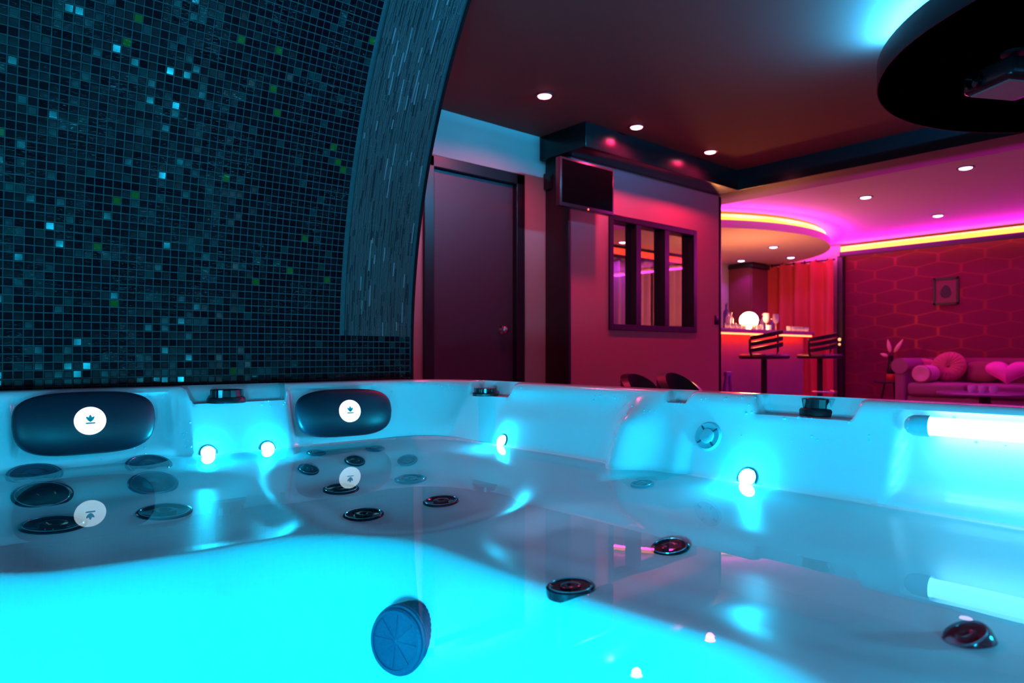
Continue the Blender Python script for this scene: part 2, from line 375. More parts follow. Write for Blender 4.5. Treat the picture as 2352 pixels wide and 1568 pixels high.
# dropped disc over the bar: half ellipse against the back wall
def bar_disc():
    cx, cyy, a, b = 7.8, Y1, 2.19, 2.0
    pts = [(cx + a * math.cos(t), cyy - b * math.sin(t)) for t in [PI * i / 64 for i in range(65)]]
    struct('ceiling.002', MB().prism(pts, ZD, ZD + 0.085), 'disc_pale', 40, label='rounded dropped ceiling over the bar')
    mb = MB(); k = 0.97; ins = [(cx + (a - 0.05) * math.cos(t), cyy - (b - 0.05) * math.sin(t)) for t in [PI * i / 64 for i in range(65)]]
    in2 = [(cx + (a - 0.08) * math.cos(t), cyy - (b - 0.08) * math.sin(t)) for t in [PI * i / 64 for i in range(65)]]
    for i in range(64):
        (x0, y0), (x1, y1), (x2, y2), (x3, y3) = ins[i], ins[i + 1], in2[i + 1], in2[i]
        z0, z1 = ZD + 0.086, ZC - 0.035
        mb.add([(x0, y0, z0), (x1, y1, z0), (x2, y2, z0), (x3, y3, z0), (x0, y0, z1), (x1, y1, z1), (x2, y2, z1), (x3, y3, z1)], [(0, 1, 5, 4), (2, 3, 7, 6), (4, 5, 6, 7)])
    o = struct('trim_9', mb, 'led_amber', 40); o['label'] = 'amber light strip on the rounded ceiling over the bar'
bar_disc()
# dropped disc in the tub room with the cyan light ring
DC, DR, DZ = (4.17, 0.27), 1.25, 2.20
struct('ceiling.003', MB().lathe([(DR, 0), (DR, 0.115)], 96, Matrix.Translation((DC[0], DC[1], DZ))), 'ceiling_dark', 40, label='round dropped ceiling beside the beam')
struct('trim_10', MB().lathe([(DR + 0.001, 0.0), (DR + 0.006, 0.0), (DR + 0.006, 0.118), (DR + 0.001, 0.118), (DR + 0.001, 0.0)], 96, Matrix.Translation((DC[0], DC[1], DZ))), 'soffit', 40)
arc = [math.radians(a) for a in range(116, 282, 3)]
o = struct('trim_11', MB().tube([(DC[0] + (DR - 0.05) * math.cos(a), DC[1] + (DR - 0.05) * math.sin(a), DZ + 0.135) for a in arc], 0.012, 8), 'led_cyan', 60)
o['label'] = 'cyan light strip on the round dropped ceiling'
# post carrying the disc
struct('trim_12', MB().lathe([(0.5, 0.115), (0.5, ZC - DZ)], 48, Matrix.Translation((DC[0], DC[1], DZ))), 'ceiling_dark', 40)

# door
d = thing('door_1', 'dark door with black frame and round chrome knob', 'door', (2.36, DY, 0)); d['kind'] = 'structure'
MB().box((0.0, -0.02, 0), (0.075, 0.09, 2.10), bev=0.004).box((0.765, -0.02, 0), (0.84, 0.09, 2.10), bev=0.004).box((0.0, -0.02, 2.03), (0.84, 0.09, 2.105), bev=0.004).build('door_frame', 'frame', d)
leaf = MB().box((0.077, 0.02, 0.005), (0.763, 0.06, 2.028), bev=0.003).build('door_leaf', 'door', d)
kn = on_y(1155, 757, DY)
MB().lathe([(0.028, 0), (0.028, 0.006), (0.010, 0.010), (0.010, 0.03), (0.024, 0.036), (0.028, 0.05), (0.02, 0.062), (0.0, 0.065)], 24, frame((kn.x - 2.36, 0.02, kn.z), (0, -1, 0))).build('door_knob', 'chrome', leaf, 50)
# window in the partition
wd = thing('window_1', 'black framed inner window with three tall panes', 'window', (WX0, PY, WZ0)); wd['kind'] = 'structure'
W, H = WX1 - WX0, WZ1 - WZ0; fr = 0.045
MB().box((0, -0.015, 0), (fr, 0.11, H), bev=0.003).box((W - fr, -0.015, 0), (W, 0.11, H), bev=0.003).box((fr, -0.015, 0), (W - fr, 0.11, fr), bev=0.003).box((fr, -0.015, H - fr), (W - fr, 0.11, H), bev=0.003).build('window_frame', 'frame', wd)
ms = [0.34, 0.70]
for x in ms: MB().box((x - 0.03, -0.012, fr), (x + 0.03, 0.10, H - fr), bev=0.003).build('mullion', 'frame', wd)
ed = [fr, ms[0] - 0.03, ms[0] + 0.03, ms[1] - 0.03, ms[1] + 0.03, W - fr]
for i in range(3): MB().box((ed[2 * i], 0.045, fr), (ed[2 * i + 1], 0.051, H - fr)).build('pane', 'pane', wd)

# ------------------------------------------------------------------ the mosaic wall that curves over the tub
MY, MXE, MR = 2.60, 1.64, 2.55
def marc(l):
    """arc length above camera height -> (depth towards the tub, height, tangent, normal)"""
    if l <= 0: return Vector((0, MY, CAMZ + l)), Vector((0, 0, 1)), Vector((0, -1, 0))
    p = l / MR
    return Vector((0, MY - MR * (1 - math.cos(p)), CAMZ + MR * math.sin(p))), Vector((0, -math.sin(p), math.cos(p))), Vector((0, -math.cos(p), -math.sin(p)))
LMAX = MR * math.asin((ZC - CAMZ) / MR)
wall = thing('wall_mosaic', 'dark glass mosaic wall curving over the hot tub', 'wall', (0, MY, 0)); wall['kind'] = 'structure'
OFF = Vector((0, -MY, 0))
def slab(x0, x1, front, back, name, m, sm=30):
    ls = [-CAMZ] + [-0.4, 0] + [LMAX * i / 40 for i in range(1, 41)]; vs = []; fs = []
    for l in ls:
        p, t, n = marc(l)
        for x, e in ((x0, front), (x1, front), (x1, -back), (x0, -back)):
            q = p + n * e + OFF; vs.append((x, q.y, min(q.z, ZC)))
    k = len(ls)
    for i in range(k - 1):
        for j in range(4): fs.append((i * 4 + j, i * 4 + (j + 1) % 4, i * 4 + 4 + (j + 1) % 4, i * 4 + 4 + j))
    fs += [(0, 3, 2, 1), ((k - 1) * 4, (k - 1) * 4 + 1, (k - 1) * 4 + 2, (k - 1) * 4 + 3)]
    return MB().add(vs, fs).build(name, m, wall, sm)
slab(X0, MXE, 0.0, 0.05, 'grout_bed', 'grout')
slab(MXE, MXE + 0.012, 0.006, 0.052, 'edge_trim', 'black_gloss')
PITCH, TS, TH = 0.026, 0.0224, 0.0035
PX0, PX1, PL0 = 1.318, 1.622, 0.075           # inlaid panel of thin glass sticks
def tile_verts(M):
    h = TS / 2; g = h - 0.0012
    vs = [(-h, -h, -0.001), (h, -h, -0.001), (h, h, -0.001), (-h, h, -0.001), (-h, -h, TH * 0.6), (h, -h, TH * 0.6), (h, h, TH * 0.6), (-h, h, TH * 0.6), (-g, -g, TH), (g, -g, TH), (g, g, TH), (-g, g, TH)]
    fs = [(0, 1, 5, 4), (1, 2, 6, 5), (2, 3, 7, 6), (3, 0, 4, 7), (4, 5, 9, 8), (5, 6, 10, 9), (6, 7, 11, 10), (7, 4, 8, 11), (8, 9, 10, 11)]
    return ([M @ Vector(v) for v in vs] if M else [Vector(v) for v in vs]), fs
def arc_frame(x, l):
    p, t, n = marc(l); xx = Vector((1, 0, 0))
    return Matrix(((1, 0, 0, x), (0, t.y, n.y, p.y + OFF.y), (0, t.z, n.z, p.z), (0, 0, 0, 1)))
tiles = []
rows = [(-0.30 + PITCH * j) for j in range(int((LMAX + 0.30) / PITCH))]
for l in rows:
    k = 0
    x = MXE - PITCH / 2 - 0.004
    while x > -0.35:
        if not (l > PL0 and PX0 - 0.008 < x): tiles.append((x, l))
        x -= PITCH
def pix(p):
    v = p - CAM; z = v.dot(FW); return (CX + F * v.dot(RT) / z, HY - F * v.z / z, z)
def seen(t):
    p, _, _ = marc(t[1]); q = Vector((t[0], p.y, p.z)); x, y, z = pix(q)
    return (0 if -5 < x < 2352 and -5 < y < 888 else 1, z)
tiles.sort(key=seen)
MN = ['tile_black', 'tile_navy', 'tile_teal', 'tile_green']
def tile_kind(x, l): return random.choices((0, 1, 2, 3), (0.60, 0.345, 0.045, 0.01))[0]
proto = []
for m in MN:
    vs, fs = tile_verts(None); o = MB().add(vs, fs).build('tile', m, None); C.objects.unlink(o); proto.append(o.data); bpy.data.objects.remove(o)
rest = MB()
for i, (x, l) in enumerate(tiles):
    M = arc_frame(x, l) @ Matrix.Rotation(random.gauss(0, 0.022), 4, 'X') @ Matrix.Rotation(random.gauss(0, 0.022), 4, 'Y')
    k = tile_kind(x, l)
    if i < 300:
        o = bpy.data.objects.new('tile', proto[k]); C.objects.link(o); o.parent = wall; o.matrix_local = M
    else:
        vs, fs = tile_verts(M); rest.cur = k; rest.add(vs, fs)
tag(rest.build('tile_field', MN, wall), kind='stuff')
st = MB(); nst = 54; sw = (PX1 - PX0) / nst
for c in range(nst):
    x = PX0 + (c + 0.5) * sw; l = PL0
    while l < LMAX - 0.01:
        ln = random.choice((0.025, 0.04, 0.06, 0.09, 0.13)); ln = min(ln, LMAX - l)
        M = arc_frame(x, l + ln / 2) @ Matrix.Rotation(random.gauss(0, 0.10), 4, 'Y') @ Matrix.Rotation(random.gauss(0, 0.015), 4, 'X')
        st.cur = random.choices((0, 1, 2), (0.80, 0.17, 0.03))[0]
        hx, hy = sw * 0.43, ln / 2 - 0.0008
        st.box((-hx, -hy, -0.001), (hx, hy, 0.0065), M); l += ln
tag(st.build('glass_stick_panel', ['stick', 'stick_dark', 'stick_pale'], wall), 'panel of thin upright glass sticks', kind='stuff')

# ------------------------------------------------------------------ hot tub
TX0, TX1, TY0, TY1 = -0.62, 1.76, -0.16, 2.52
RIM, WZ = 0.742, 0.52
tcx, tcy = (TX0 + TX1) / 2, (TY0 + TY1) / 2
def rr_dist(ux, uy, ins, rad):
    """distance from the tub's centre to a rounded rectangle along a direction"""
    hx, hy = (TX1 - TX0) / 2 - ins, (TY1 - TY0) / 2 - ins; r = max(rad - ins, 0.10)
    ax, ay = abs(ux), abs(uy); t = min(hx / ax if ax > 1e-9 else 1e9, hy / ay if ay > 1e-9 else 1e9)
    x, y = ax * t, ay * t
    if x > hx - r and y > hy - r:
        cx_, cy_ = hx - r, hy - r; b = ax * cx_ + ay * cy_; cc = cx_ * cx_ + cy_ * cy_ - r * r
        t = b + math.sqrt(max(0, b * b - cc))
    return t
def wdrop(dd): dd = max(0, dd); return 0.335 + 0.17 * dd - 0.035 * dd * dd
def box_in(x, y, x0, x1, y0, y1, r, soft):
    cx_, cy_ = (x0 + x1) / 2, (y0 + y1) / 2; qx, qy = abs(x - cx_) - (x1 - x0) / 2 + r, abs(y - cy_) - (y1 - y0) / 2 + r
    dd = math.hypot(max(qx, 0), max(qy, 0)) + min(max(qx, qy), 0) - r
    return ss(-soft, soft, -dd)
def floor_z(x, y):
    ds = [TY1 - 0.17 - y, TX1 - 0.18 - x, x - TX0 - 0.18, y - TY0 - 0.18]
    k = 14.0; D = -math.log(sum(math.exp(-k * 2 * wdrop(q)) for q in ds)) / (k * 2)
    D = max(D, 0.325)
    D += 0.28 * box_in(x, y, -0.25, 0.74, 0.30, 1.46, 0.26, 0.11)             # foot well
    D += 0.035 * box_in(x, y, 0.79, 1.36, 1.38, 2.12, 0.22, 0.085)             # corner seat
    D += 0.022 * box_in(x, y, 0.08, 0.70, 1.58, 2.16, 0.12, 0.06)             # back seat
    D += 0.020 * box_in(x, y, 0.95, 1.24, 0.15, 1.22, 0.12, 0.085)             # bench along the side
    return CAMZ - D
NA = 900
prof = [(0.05, 0.0), (0.05, 0.03), (0.012, 0.06), (0.004, 0.66), (0.0, 0.70), (0.003, 0.724), (0.012, 0.737), (0.026, RIM), (0.040, RIM), (0.050, RIM), (0.056, RIM), (0.066, RIM), (0.078, RIM), (0.088, RIM - 0.002), (0.097, RIM - 0.007), (0.104, RIM - 0.016), (0.109, RIM - 0.028)]
prof += [(0.109 + 0.066 * (i / 14) ** 1.3, RIM - 0.028 - (RIM - 0.028 - 0.522) * i / 14) for i in range(1, 15)]
NOTCH = [('y', 0.665, 0.985, 0.058), ('x', 1.93, 2.17, 0.055), ('x', 0.69, 0.945, 0.05), ('x', 1.155, 1.225, 0.035)]
def feature(x, y, z, ins, ux, uy, nx, ny):
    """local changes of the rim and the upper wall: shelves for the controls, recess of the light bar, scooped nose"""
    right = x > 1.2 and nx > 0.5; back = y > 2.0 and ny > 0.5
    if ins > 0.045:
        for ax, a, b, dp in NOTCH:
            v = x if ax == 'y' else y
            if (back if ax == 'y' else right):
                k = ss(a - 0.012, a + 0.004, v) * (1 - ss(b - 0.004, b + 0.012, v)) * ss(0.045, 0.056, ins)
                z = min(z, RIM - dp * k) if k > 0 else z
    push = 0.0
    if right and z < RIM - 0.02:
        push -= 0.040 * ss(0.0, 0.02, 0.60 - y) * ss(0.535, 0.56, z) * (1 - ss(0.715, 0.728, z)) * ss(-0.2, -0.1, y)
        push += 0.085 * math.exp(-((y - 1.30) / 0.06) ** 2) * (1 - ss(0.64, 0.735, z)) 
        push += 0.03 * ss(1.10, 1.16, y) * (1 - ss(1.9, 2.0, y)) * (1 - ss(0.6, 0.7, z)) * 0.4
    if back and z < RIM - 0.02:
        push += 0.02 * ss(0.62, 0.66, x) * (1 - ss(0.98, 1.02, x))
        for a, b in ((0.20, 0.59), (1.02, 1.34)):                             # seats for the pillows
            push -= 0.022 * ss(a - 0.02, a, x) * (1 - ss(b, b + 0.02, x)) * ss(0.545, 0.57, z)
    return z, push
vs = []; fs = []; ang = []
for i in range(NA): ang.append(2 * PI * i / NA)
rings = []
def normal_dir(ux, uy):
    t = rr_dist(ux, uy, 0, 0.34); x, y = abs(ux) * t, abs(uy) * t; hx, hy = (TX1 - TX0) / 2, (TY1 - TY0) / 2
    qx, qy = max(x - hx + 0.34, 0), max(y - hy + 0.34, 0); n = math.hypot(qx, qy) or 1
    return math.copysign(qx / n, ux), math.copysign(qy / n, uy)
for ins, z in prof:
    rg = []
    for a in ang:
        ux, uy = math.cos(a), math.sin(a); t = rr_dist(ux, uy, ins, 0.34); x, y = tcx + ux * t, tcy + uy * t
        nx, ny = normal_dir(ux, uy); zz, pu = feature(x, y, z, ins, ux, uy, nx, ny)
        rg.append((x - nx * pu, y - ny * pu, zz))
    rings.append(rg)
NF = 84
base = rings[-1]
for k in range(1, NF + 1):
    u = 1 - (k / NF) ** 0.9
    rg = []
    for (bx, by, bz) in base:
        x, y = tcx + (bx - tcx) * u, tcy + (by - tcy) * u; z = floor_z(x, y)
        rg.append((x, y, z if k > 2 else bz + (z - bz) * k / 3))
    rings.append(rg)
for rg in rings[:-1]: vs += rg
vs.append((tcx, tcy, floor_z(tcx, tcy)))
nr = len(rings) - 1
for k in range(nr - 1):
    for i in range(NA): j = (i + 1) % NA; fs.append((k * NA + i, k * NA + j, (k + 1) * NA + j, (k + 1) * NA + i))
for i in range(NA): fs.append(((nr - 1) * NA + i, (nr - 1) * NA + (i + 1) % NA, nr * NA))
tub = thing('hot_tub', 'large white acrylic hot tub with built-in seats glowing cyan', 'hot tub', (0, 0, 0))
sh = MB(); sh.add(vs, fs); sh.mi = [1 if f[0] < 3 * NA else 2 if vs[f[-1]][2] < WZ else 0 for f in sh.f]
shell = sh.build('shell', ['acrylic', 'skirt', 'acrylic_wet'], tub, 60)
bvh = BVHTree.FromPolygons([Vector(v) for v in vs], fs)
def hit(px, py):
    dd = ray(px, py).normalized(); loc, nor, idx, dist = bvh.ray_cast(CAM, dd)
    if nor.dot(dd) > 0: nor = -nor
    return loc, nor
# water
vs = []; ins = 0.10
for a in ang[::3]:
    t = rr_dist(math.cos(a), math.sin(a), ins, 0.34); vs.append((tcx + math.cos(a) * t, tcy + math.sin(a) * t, WZ))
wo = MB(); wo.v = vs; wo.f = [tuple(range(len(vs)))]; wo.mi = [0]
tag(wo.build('tub_water', 'water'), 'still clear water filling the hot tub', 'water', kind='stuff')

# pillows with a lit disc
def pillow(px, py, wid, hei, turn, off):
    c = on_y(px, py, off)
    M = Matrix.Translation(c) @ Matrix.Rotation(turn, 4, 'Z') @ Matrix.Rotation(math.radians(-12), 4, 'X')
    mb = MB(); n, m = 40, 20; vs = []; fs = []
    p = MB().blob(wid / 2, 0.030, hei / 2, 3.4, 48, 24)
    out = []
    for x, y, z in p.v:
        k = z / (hei / 2); y2 = y + 0.030 * (x / (wid / 2)) ** 2 * 0.6 + 0.018 * k * k
        out.append(M @ Vector((x * (1 - 0.06 * max(0, -k)), y2, z)))
    mb.add(out, p.f); o = mb.build('pillow', 'pillow', tub, 60)
    D = M @ Matrix.Translation((0, -0.0285, 0)) @ Matrix.Rotation(PI / 2, 4, 'X')
    dsk = MB().lathe([(0.0405, -0.004), (0.0405, 0.003), (0.038, 0.005), (0, 0.005)], 40, D).build('lit_disc', 'disc_white', o, 40)
    mk = MB()
    for a in (-42, 0, 42):
        R = D @ Matrix.Diagonal((1.6, 1.6, 1, 1)) @ Matrix.Rotation(math.radians(a), 4, 'Z')
        L = 0.011 if a == 0 else 0.010
        mk.prism([(0, -0.003), (0.0028, 0.002), (0.002, L - 0.003), (0, L), (-0.002, L - 0.003), (-0.0028, 0.002)], 0.0049, 0.0058, R)
    mk.prism([(-0.007, -0.006), (0.007, -0.006), (0.008, -0.0035), (-0.008, -0.0035)], 0.0049, 0.0058, D @ Matrix.Diagonal((1.6, 1.6, 1, 1)))
    mk.build('emblem', 'disc_mark', dsk)
pillow(203, 969, 0.365, 0.185, 0.0, 2.335)
pillow(797, 946, 0.365, 0.175, math.radians(-6), 2.30)

# jets
def jet(px, py, rad, m, lift=0.0045, tilt=None):
    loc, nor = hit(px, py)
    if tilt: nor = (nor + Vector(tilt)).normalized()
    M = frame(loc + nor * 0.001, nor, (0, 1, 0))
    o = MB().lathe([(rad * 1.04, -0.012), (rad * 1.04, lift * 0.5), (rad * 0.97, lift), (rad * 0.86, lift * 0.9), (rad * 0.80, lift * 0.35), (rad * 0.45, lift * 0.2)], 36, M).build('jet', m, tub, 40)
    MB().lathe([(rad * 0.94, lift * 0.9), (rad * 0.925, lift * 1.25), (rad * 0.895, lift * 1.25), (rad * 0.88, lift * 0.9)], 36, M, False, False).build('jet_ring', 'jet_rim', o, 40)
    MB().lathe([(rad * 0.44, 0), (rad * 0.44, lift * 0.9), (rad * 0.34, lift * 1.2), (rad * 0.2, lift * 1.1), (rad * 0.14, lift * 0.4), (0, lift * 0.4)], 24, M).build('nozzle', m, o, 40)
J = [(80, 1091, .064, 1), (98, 1138, .066, 0), (123, 1206, .067, 0), (342, 1069, .062, 1), (352, 1111, .063, 1), (378, 1176, .064, 0),
     (708, 1079, .033, 0), (726, 1041, .032, 1), (815, 1059, .034, 0), (862, 1031, .033, 1), (936, 1058, .034, 1), (783, 1124, .053, 0), (943, 1101, .050, 1), (1013, 1152, .050, 0), (835, 1183, .053, 0),
     (1475, 1113, .030, 1), (1539, 1258, .039, 0), (1311, 1350, .042, 0)]
for px, py, r, k in J: jet(px, py, r, 'jet_grey' if k else 'jet_dark')
jet(2225, 1470, 0.030, 'jet_dark', 0.009, (-0.35, 0.25, 0))
# suction cover in the foot well: perforated drum
loc, nor = hit(938, 1462)
nor = (nor * 0.3 + Vector((-0.85, -0.42, 0.05))).normalized(); M = frame(loc - nor * 0.02, nor)
sc = MB().lathe([(0.0660, -0.03), (0.0660, 0.05), (0.0655, 0.055), (0.0616, 0.056), (0.0616, 0.062), (0.0572, 0.066), (0.0528, 0.066), (0.0528, 0.063), (0.004, 0.064), (0, 0.066)], 48, M).build('suction_cover', 'suction', tub, 40)
ri = MB()
for k in range(9): ri.lathe([(0.0662, 0.004 + k * 0.0052), (0.0675, 0.0055 + k * 0.0052), (0.0675, 0.007 + k * 0.0052), (0.0662, 0.0085 + k * 0.0052)], 48, M, False, False)
ri.build('grille', 'suction', sc)
cr = MB()
for a in range(8): cr.box((0.006, -0.0012, 0.0625), (0.0506, 0.0012, 0.0648), M @ Matrix.Rotation(a * PI / 4, 4, 'Z'))
cr.build('spokes', 'suction', sc)
# waterline lamps
def waterline_lamp(loc, nor, r=0.0225, end=''):
    M = frame(loc, nor)
    o = MB().lathe([(r * 1.2, -0.006), (r * 1.2, 0.002), (r * 1.07, 0.004), (r * 0.98, 0.003)], 28, M).build('lamp_bezel' + end, 'jet_rim', tub, 40)
    MB().lathe([(r, 0.0), (r * 0.93, 0.006), (r * 0.53, 0.012), (0, 0.014)], 16, M).build('lamp_lens' + end, 'lamp_white', o, 60)
for px, py in ((478, 1040), (615, 1030), (1153, 1013), (1717, 1097)): waterline_lamp(*hit(px, py))
for x, y, dx, dy in ((-0.3, 1.7, -1, 0), (-0.3, 0.9, -1, 0), (-0.3, 0.25, -1, 0), (0.15, 0.2, 0, -1), (0.7, 0.2, 0, -1), (1.30, 0.2, 0, -1)):
    h_ = bvh.ray_cast(Vector((x, y, 0.555)), Vector((dx, dy, 0))); n = h_[1] if h_[1].dot(Vector((dx, dy, 0))) < 0 else -h_[1]
    waterline_lamp(h_[0], n, end='_offscreen')
# light bar in the side wall
bx = 1.645; bz = on_x(2200, 983, bx).z; y_end = on_x(2090, 975, bx).y
b_ = MB().tube([(bx, y_end - 0.012 + 0.0, bz), (bx, -0.05, bz)], 0.0195, 20).build('light_bar', 'bar_tube', tub, 60)
MB().lathe([(0, 0.022), (0.011, 0.020), (0.018, 0.014), (0.0225, 0.004), (0.0235, -0.008), (0.0235, -0.03)], 24, frame((bx, y_end - 0.012, bz), (0, 1, 0)), True, False).build('light_bar_cap', 'clear_fit', b_, 50)
# controls
def knob(c, rad, h):
    M = Matrix.Translation(c)
    o = MB().lathe([(rad, 0), (rad, h * 0.3), (rad * 0.94, h * 0.42), (rad * 0.80, h * 0.46), (rad * 0.76, h * 0.95), (rad * 0.70, h), (0, h)], 40, M).build('control_knob', 'plastic_black', tub, 35)
    for k in range(5):
        a = math.radians(72 * k + 205); R = M @ Matrix.Rotation(a, 4, 'Z'); MB().box((rad * 0.70, -rad * 0.16, h * 0.42), (rad * 0.86, rad * 0.16, h * 0.98), R, 0.002).build('knob_grip', 'plastic_black', o)
    MB().box((-rad * 0.93, -rad * 0.10, h * 0.3), (-rad * 0.70, rad * 0.10, h * 1.005), M @ Matrix.Rotation(math.radians(52), 4, 'Z'), 0.002).build('knob_pointer', 'clear_fit', o)
c = on_y(520, 929, 2.395); knob((c.x, 2.395, RIM - 0.058), 0.062, 0.045)
c = on_z(1118, 918, RIM - 0.055); knob((1.648, 2.075, RIM - 0.055), 0.050, 0.030)
c = on_z(1885, 954, RIM - 0.05); knob((c.x + 0.01, c.y, RIM - 0.05), 0.058, 0.045)
# clear round fitting
loc, nor = hit(1627, 1002); M = frame(loc, nor)
o = MB().lathe([(0.040, -0.01), (0.040, 0.004), (0.036, 0.007), (0.031, 0.004), (0.022, 0.003), (0.020, 0.010), (0.012, 0.013), (0, 0.012)], 40, M).build('drain_fitting', 'clear_fit', tub, 40)
for a in (40, 130, 220, 310): MB().box((0.020, -0.0018, 0.004), (0.034, 0.0018, 0.008), M @ Matrix.Rotation(math.radians(a), 4, 'Z')).build('spoke', 'jet_grey', o)
# drops left on the acrylic
dr = MB(); bl = MB().blob(1, 1, 0.55, 2, 8, 5); cl = [(330, 905, 60, 6), (520, 905, 70, 20), (620, 915, 60, 14), (425, 1010, 8, 30), (650, 930, 40, 14), (960, 885, 40, 5), (1010, 890, 40, 8), (1160, 900, 60, 10), (1400, 910, 60, 12), (1430, 960, 30, 40), (1490, 940, 30, 15), (1560, 930, 30, 15), (1650, 915, 60, 8), (1740, 935, 50, 18), (1850, 960, 80, 3), (1950, 960, 15, 15), (1900, 1010, 200, 30), (2200, 1000, 120, 60), (900, 920, 30, 20), (1000, 990, 120, 30), (150, 1050, 120, 15), (350, 1040, 60, 20)]
for px, py, sx, sy in cl:
    for _ in range(9):
        h_ = bvh.ray_cast(CAM, ray(px + random.gauss(0, sx * 0.6), py + random.gauss(0, sy * 0.6)).normalized())
        if h_[0] is None or h_[0].z < WZ + 0.005: continue
        n = h_[1] if h_[1].dot(h_[0] - CAM) < 0 else -h_[1]; r = random.choice((0.0016, 0.0022, 0.003, 0.004)); M = frame(h_[0], n) @ Matrix.Scale(r, 4)
        dr.add([M @ Vector(v) for v in bl.v], bl.f)
tag(dr.build('water_drops', 'drop', None, 80), 'scattered water drops on the tub rim and wall', 'water drops', kind='stuff')

# ------------------------------------------------------------------ recessed downlights
def downlight(loc, m, label, group, r=0.042):
    t = thing('ceiling_downlight', label, 'ceiling light', loc, 0, group)
    MB().lathe([(r * 1.35, 0), (r * 1.35, -0.004), (r * 1.05, -0.006), (r, -0.001)], 28).build('trim_ring', 'spot_ring', t, 40)
    MB().lathe([(r, -0.0005), (r * 0.9, -0.010), (r * 0.5, -0.016), (0, -0.018)], 28).build('lens', m, t, 60)
for x, y in RED_SPOTS: downlight((x, y, ZC), 'spot_red', 'round downlight glowing pink in the dark red ceiling', 'pink downlights over the tub passage')
for x, y in LOUNGE_SPOTS: downlight((x, y, ZC), 'spot_vio', 'round downlight glowing violet-white in the flat magenta ceiling', 'lounge downlights', 0.05)
for x, y in BAR_SPOTS: downlight((x, y, ZD), 'spot_vio', 'round downlight glowing violet-white in the rounded ceiling over the bar', 'bar downlights', 0.05)

# ------------------------------------------------------------------ things on and by the partition
TYv = 3.20
a, b = on_y(1287, 357, TYv), on_y(1410, 495, TYv)
t = thing('television', 'small black flat television hung above the inner window', 'television', ((a.x + b.x) / 2, TYv, 0))
z0, z1 = on_y(1287, 471, TYv).z, a.z; hw = (b.x - a.x) / 2
MB().box((-hw, 0, z0), (hw, 0.045, z1), bev=0.006).build('casing', 'tv_bezel', t, 40)
MB().box((-hw + 0.016, -0.002, z0 + 0.026), (hw - 0.016, 0.003, z1 - 0.016)).build('screen', 'screen', t)
lp = on_y(1349, 482, TYv)
MB().lathe([(0.006, 0), (0.006, 0.003), (0, 0.005)], 16, frame((0.0, -0.001, z0 + 0.008), (0, -1, 0))).build('standby_light', 'tv_led', t)
MB().box((-0.08, 0.045, z0 + 0.08), (0.08, 0.06, z1 - 0.08)).box((-0.025, 0.06, (z0 + z1) / 2 - 0.03), (0.025, 0.15, (z0 + z1) / 2 + 0.03)).box((-0.06, 0.15, z0 + 0.09), (0.06, 0.17, z1 - 0.09)).build('wall_bracket', 'black_satin', t)
sp = on_y(1256, 420, DY)
s = thing('wall_speaker', 'small black wall speaker beside the dark post', 'speaker', (sp.x, DY, sp.z - 0.06))
MB().box((-0.038, -0.07, 0), (0.038, -0.001, 0.12), bev=0.008).build('cabinet', 'plastic_black', s, 40)
MB().box((-0.031, -0.073, 0.008), (0.031, -0.068, 0.112), bev=0.003).build('speaker_grille', 'black_satin', s, 40)
MB().box((0.006, -0.0745, 0.02), (0.022, -0.0725, 0.035)).build('badge', 'chrome', s)
lw = on_y(1645, 735, PY)
s = thing('light_switch', 'dark switch plate near the free end of the partition', 'switch', (lw.x, PY, lw.z - 0.04))
MB().box((-0.03, -0.008, 0), (0.03, -0.0005, 0.082), bev=0.004).build('plate', 'black_satin', s, 40)
MB().box((-0.018, -0.012, 0.012), (0.018, -0.008, 0.07), bev=0.002).build('rocker', 'frame', s, 40)

# barrel chairs behind the tub
def chair(loc, rz, label, top):
    t = thing('lounge_chair', label, 'chair', loc, rz)
    n = 28; vs = []; fs = []; R = 0.19
    for k, (rad, sgn) in enumerate(((R, 0), (R - 0.05, 1))):
        for i in range(n + 1):
            q = i / n * 2 - 1; a = -PI / 2 + q * 1.75
            zt = 0.47 + (top - 0.47) * max(0, math.cos(q * PI / 2)) ** 0.5
            for f in (0.30, 0.6 * zt + 0.12, zt - 0.02, zt): vs.append((rad * math.cos(a), -rad * math.sin(a), f))
    m = (n + 1) * 4
    for i in range(n):
        for j in range(3):
            p = i * 4 + j; fs.append((p, p + 4, p + 5, p + 1)); fs.append((m + p, m + p + 1, m + p + 5, m + p + 4))
        fs.append((i * 4 + 3, i * 4 + 7, m + i * 4 + 7, m + i * 4 + 3)); fs.append((i * 4, m + i * 4, m + i * 4 + 4, i * 4 + 4))
    for i in (0, n):
        for j in range(3): p = i * 4 + j; fs.append((p, p + 1, m + p + 1, m + p))
    MB().add(vs, fs).build('backrest', 'stool', t, 50)
    MB().lathe([(0.12, 0.30), (0.165, 0.33), (0.165, 0.41), (0.14, 0.445), (0, 0.45)], 32).build('seat', 'stool', t, 50)
    for i in range(4):
        a = PI / 4 + i * PI / 2; MB().tube([(0.12 * math.cos(a), 0.12 * math.sin(a), 0.33), (0.15 * math.cos(a), 0.15 * math.sin(a), 0.0)], [0.016, 0.010], 10).build('leg', 'black_satin', t, 50)
p = on_y(1527, 865, 2.42); chair((p.x, p.y - 0.18, 0), 0, 'black barrel chair with rounded back close to the tub rim', p.z + 0.025)
p = on_y(1440, 866, 3.08); chair((p.x, p.y - 0.19, 0), 0, 'dark barrel chair with rounded back against the partition wall', p.z + 0.025)

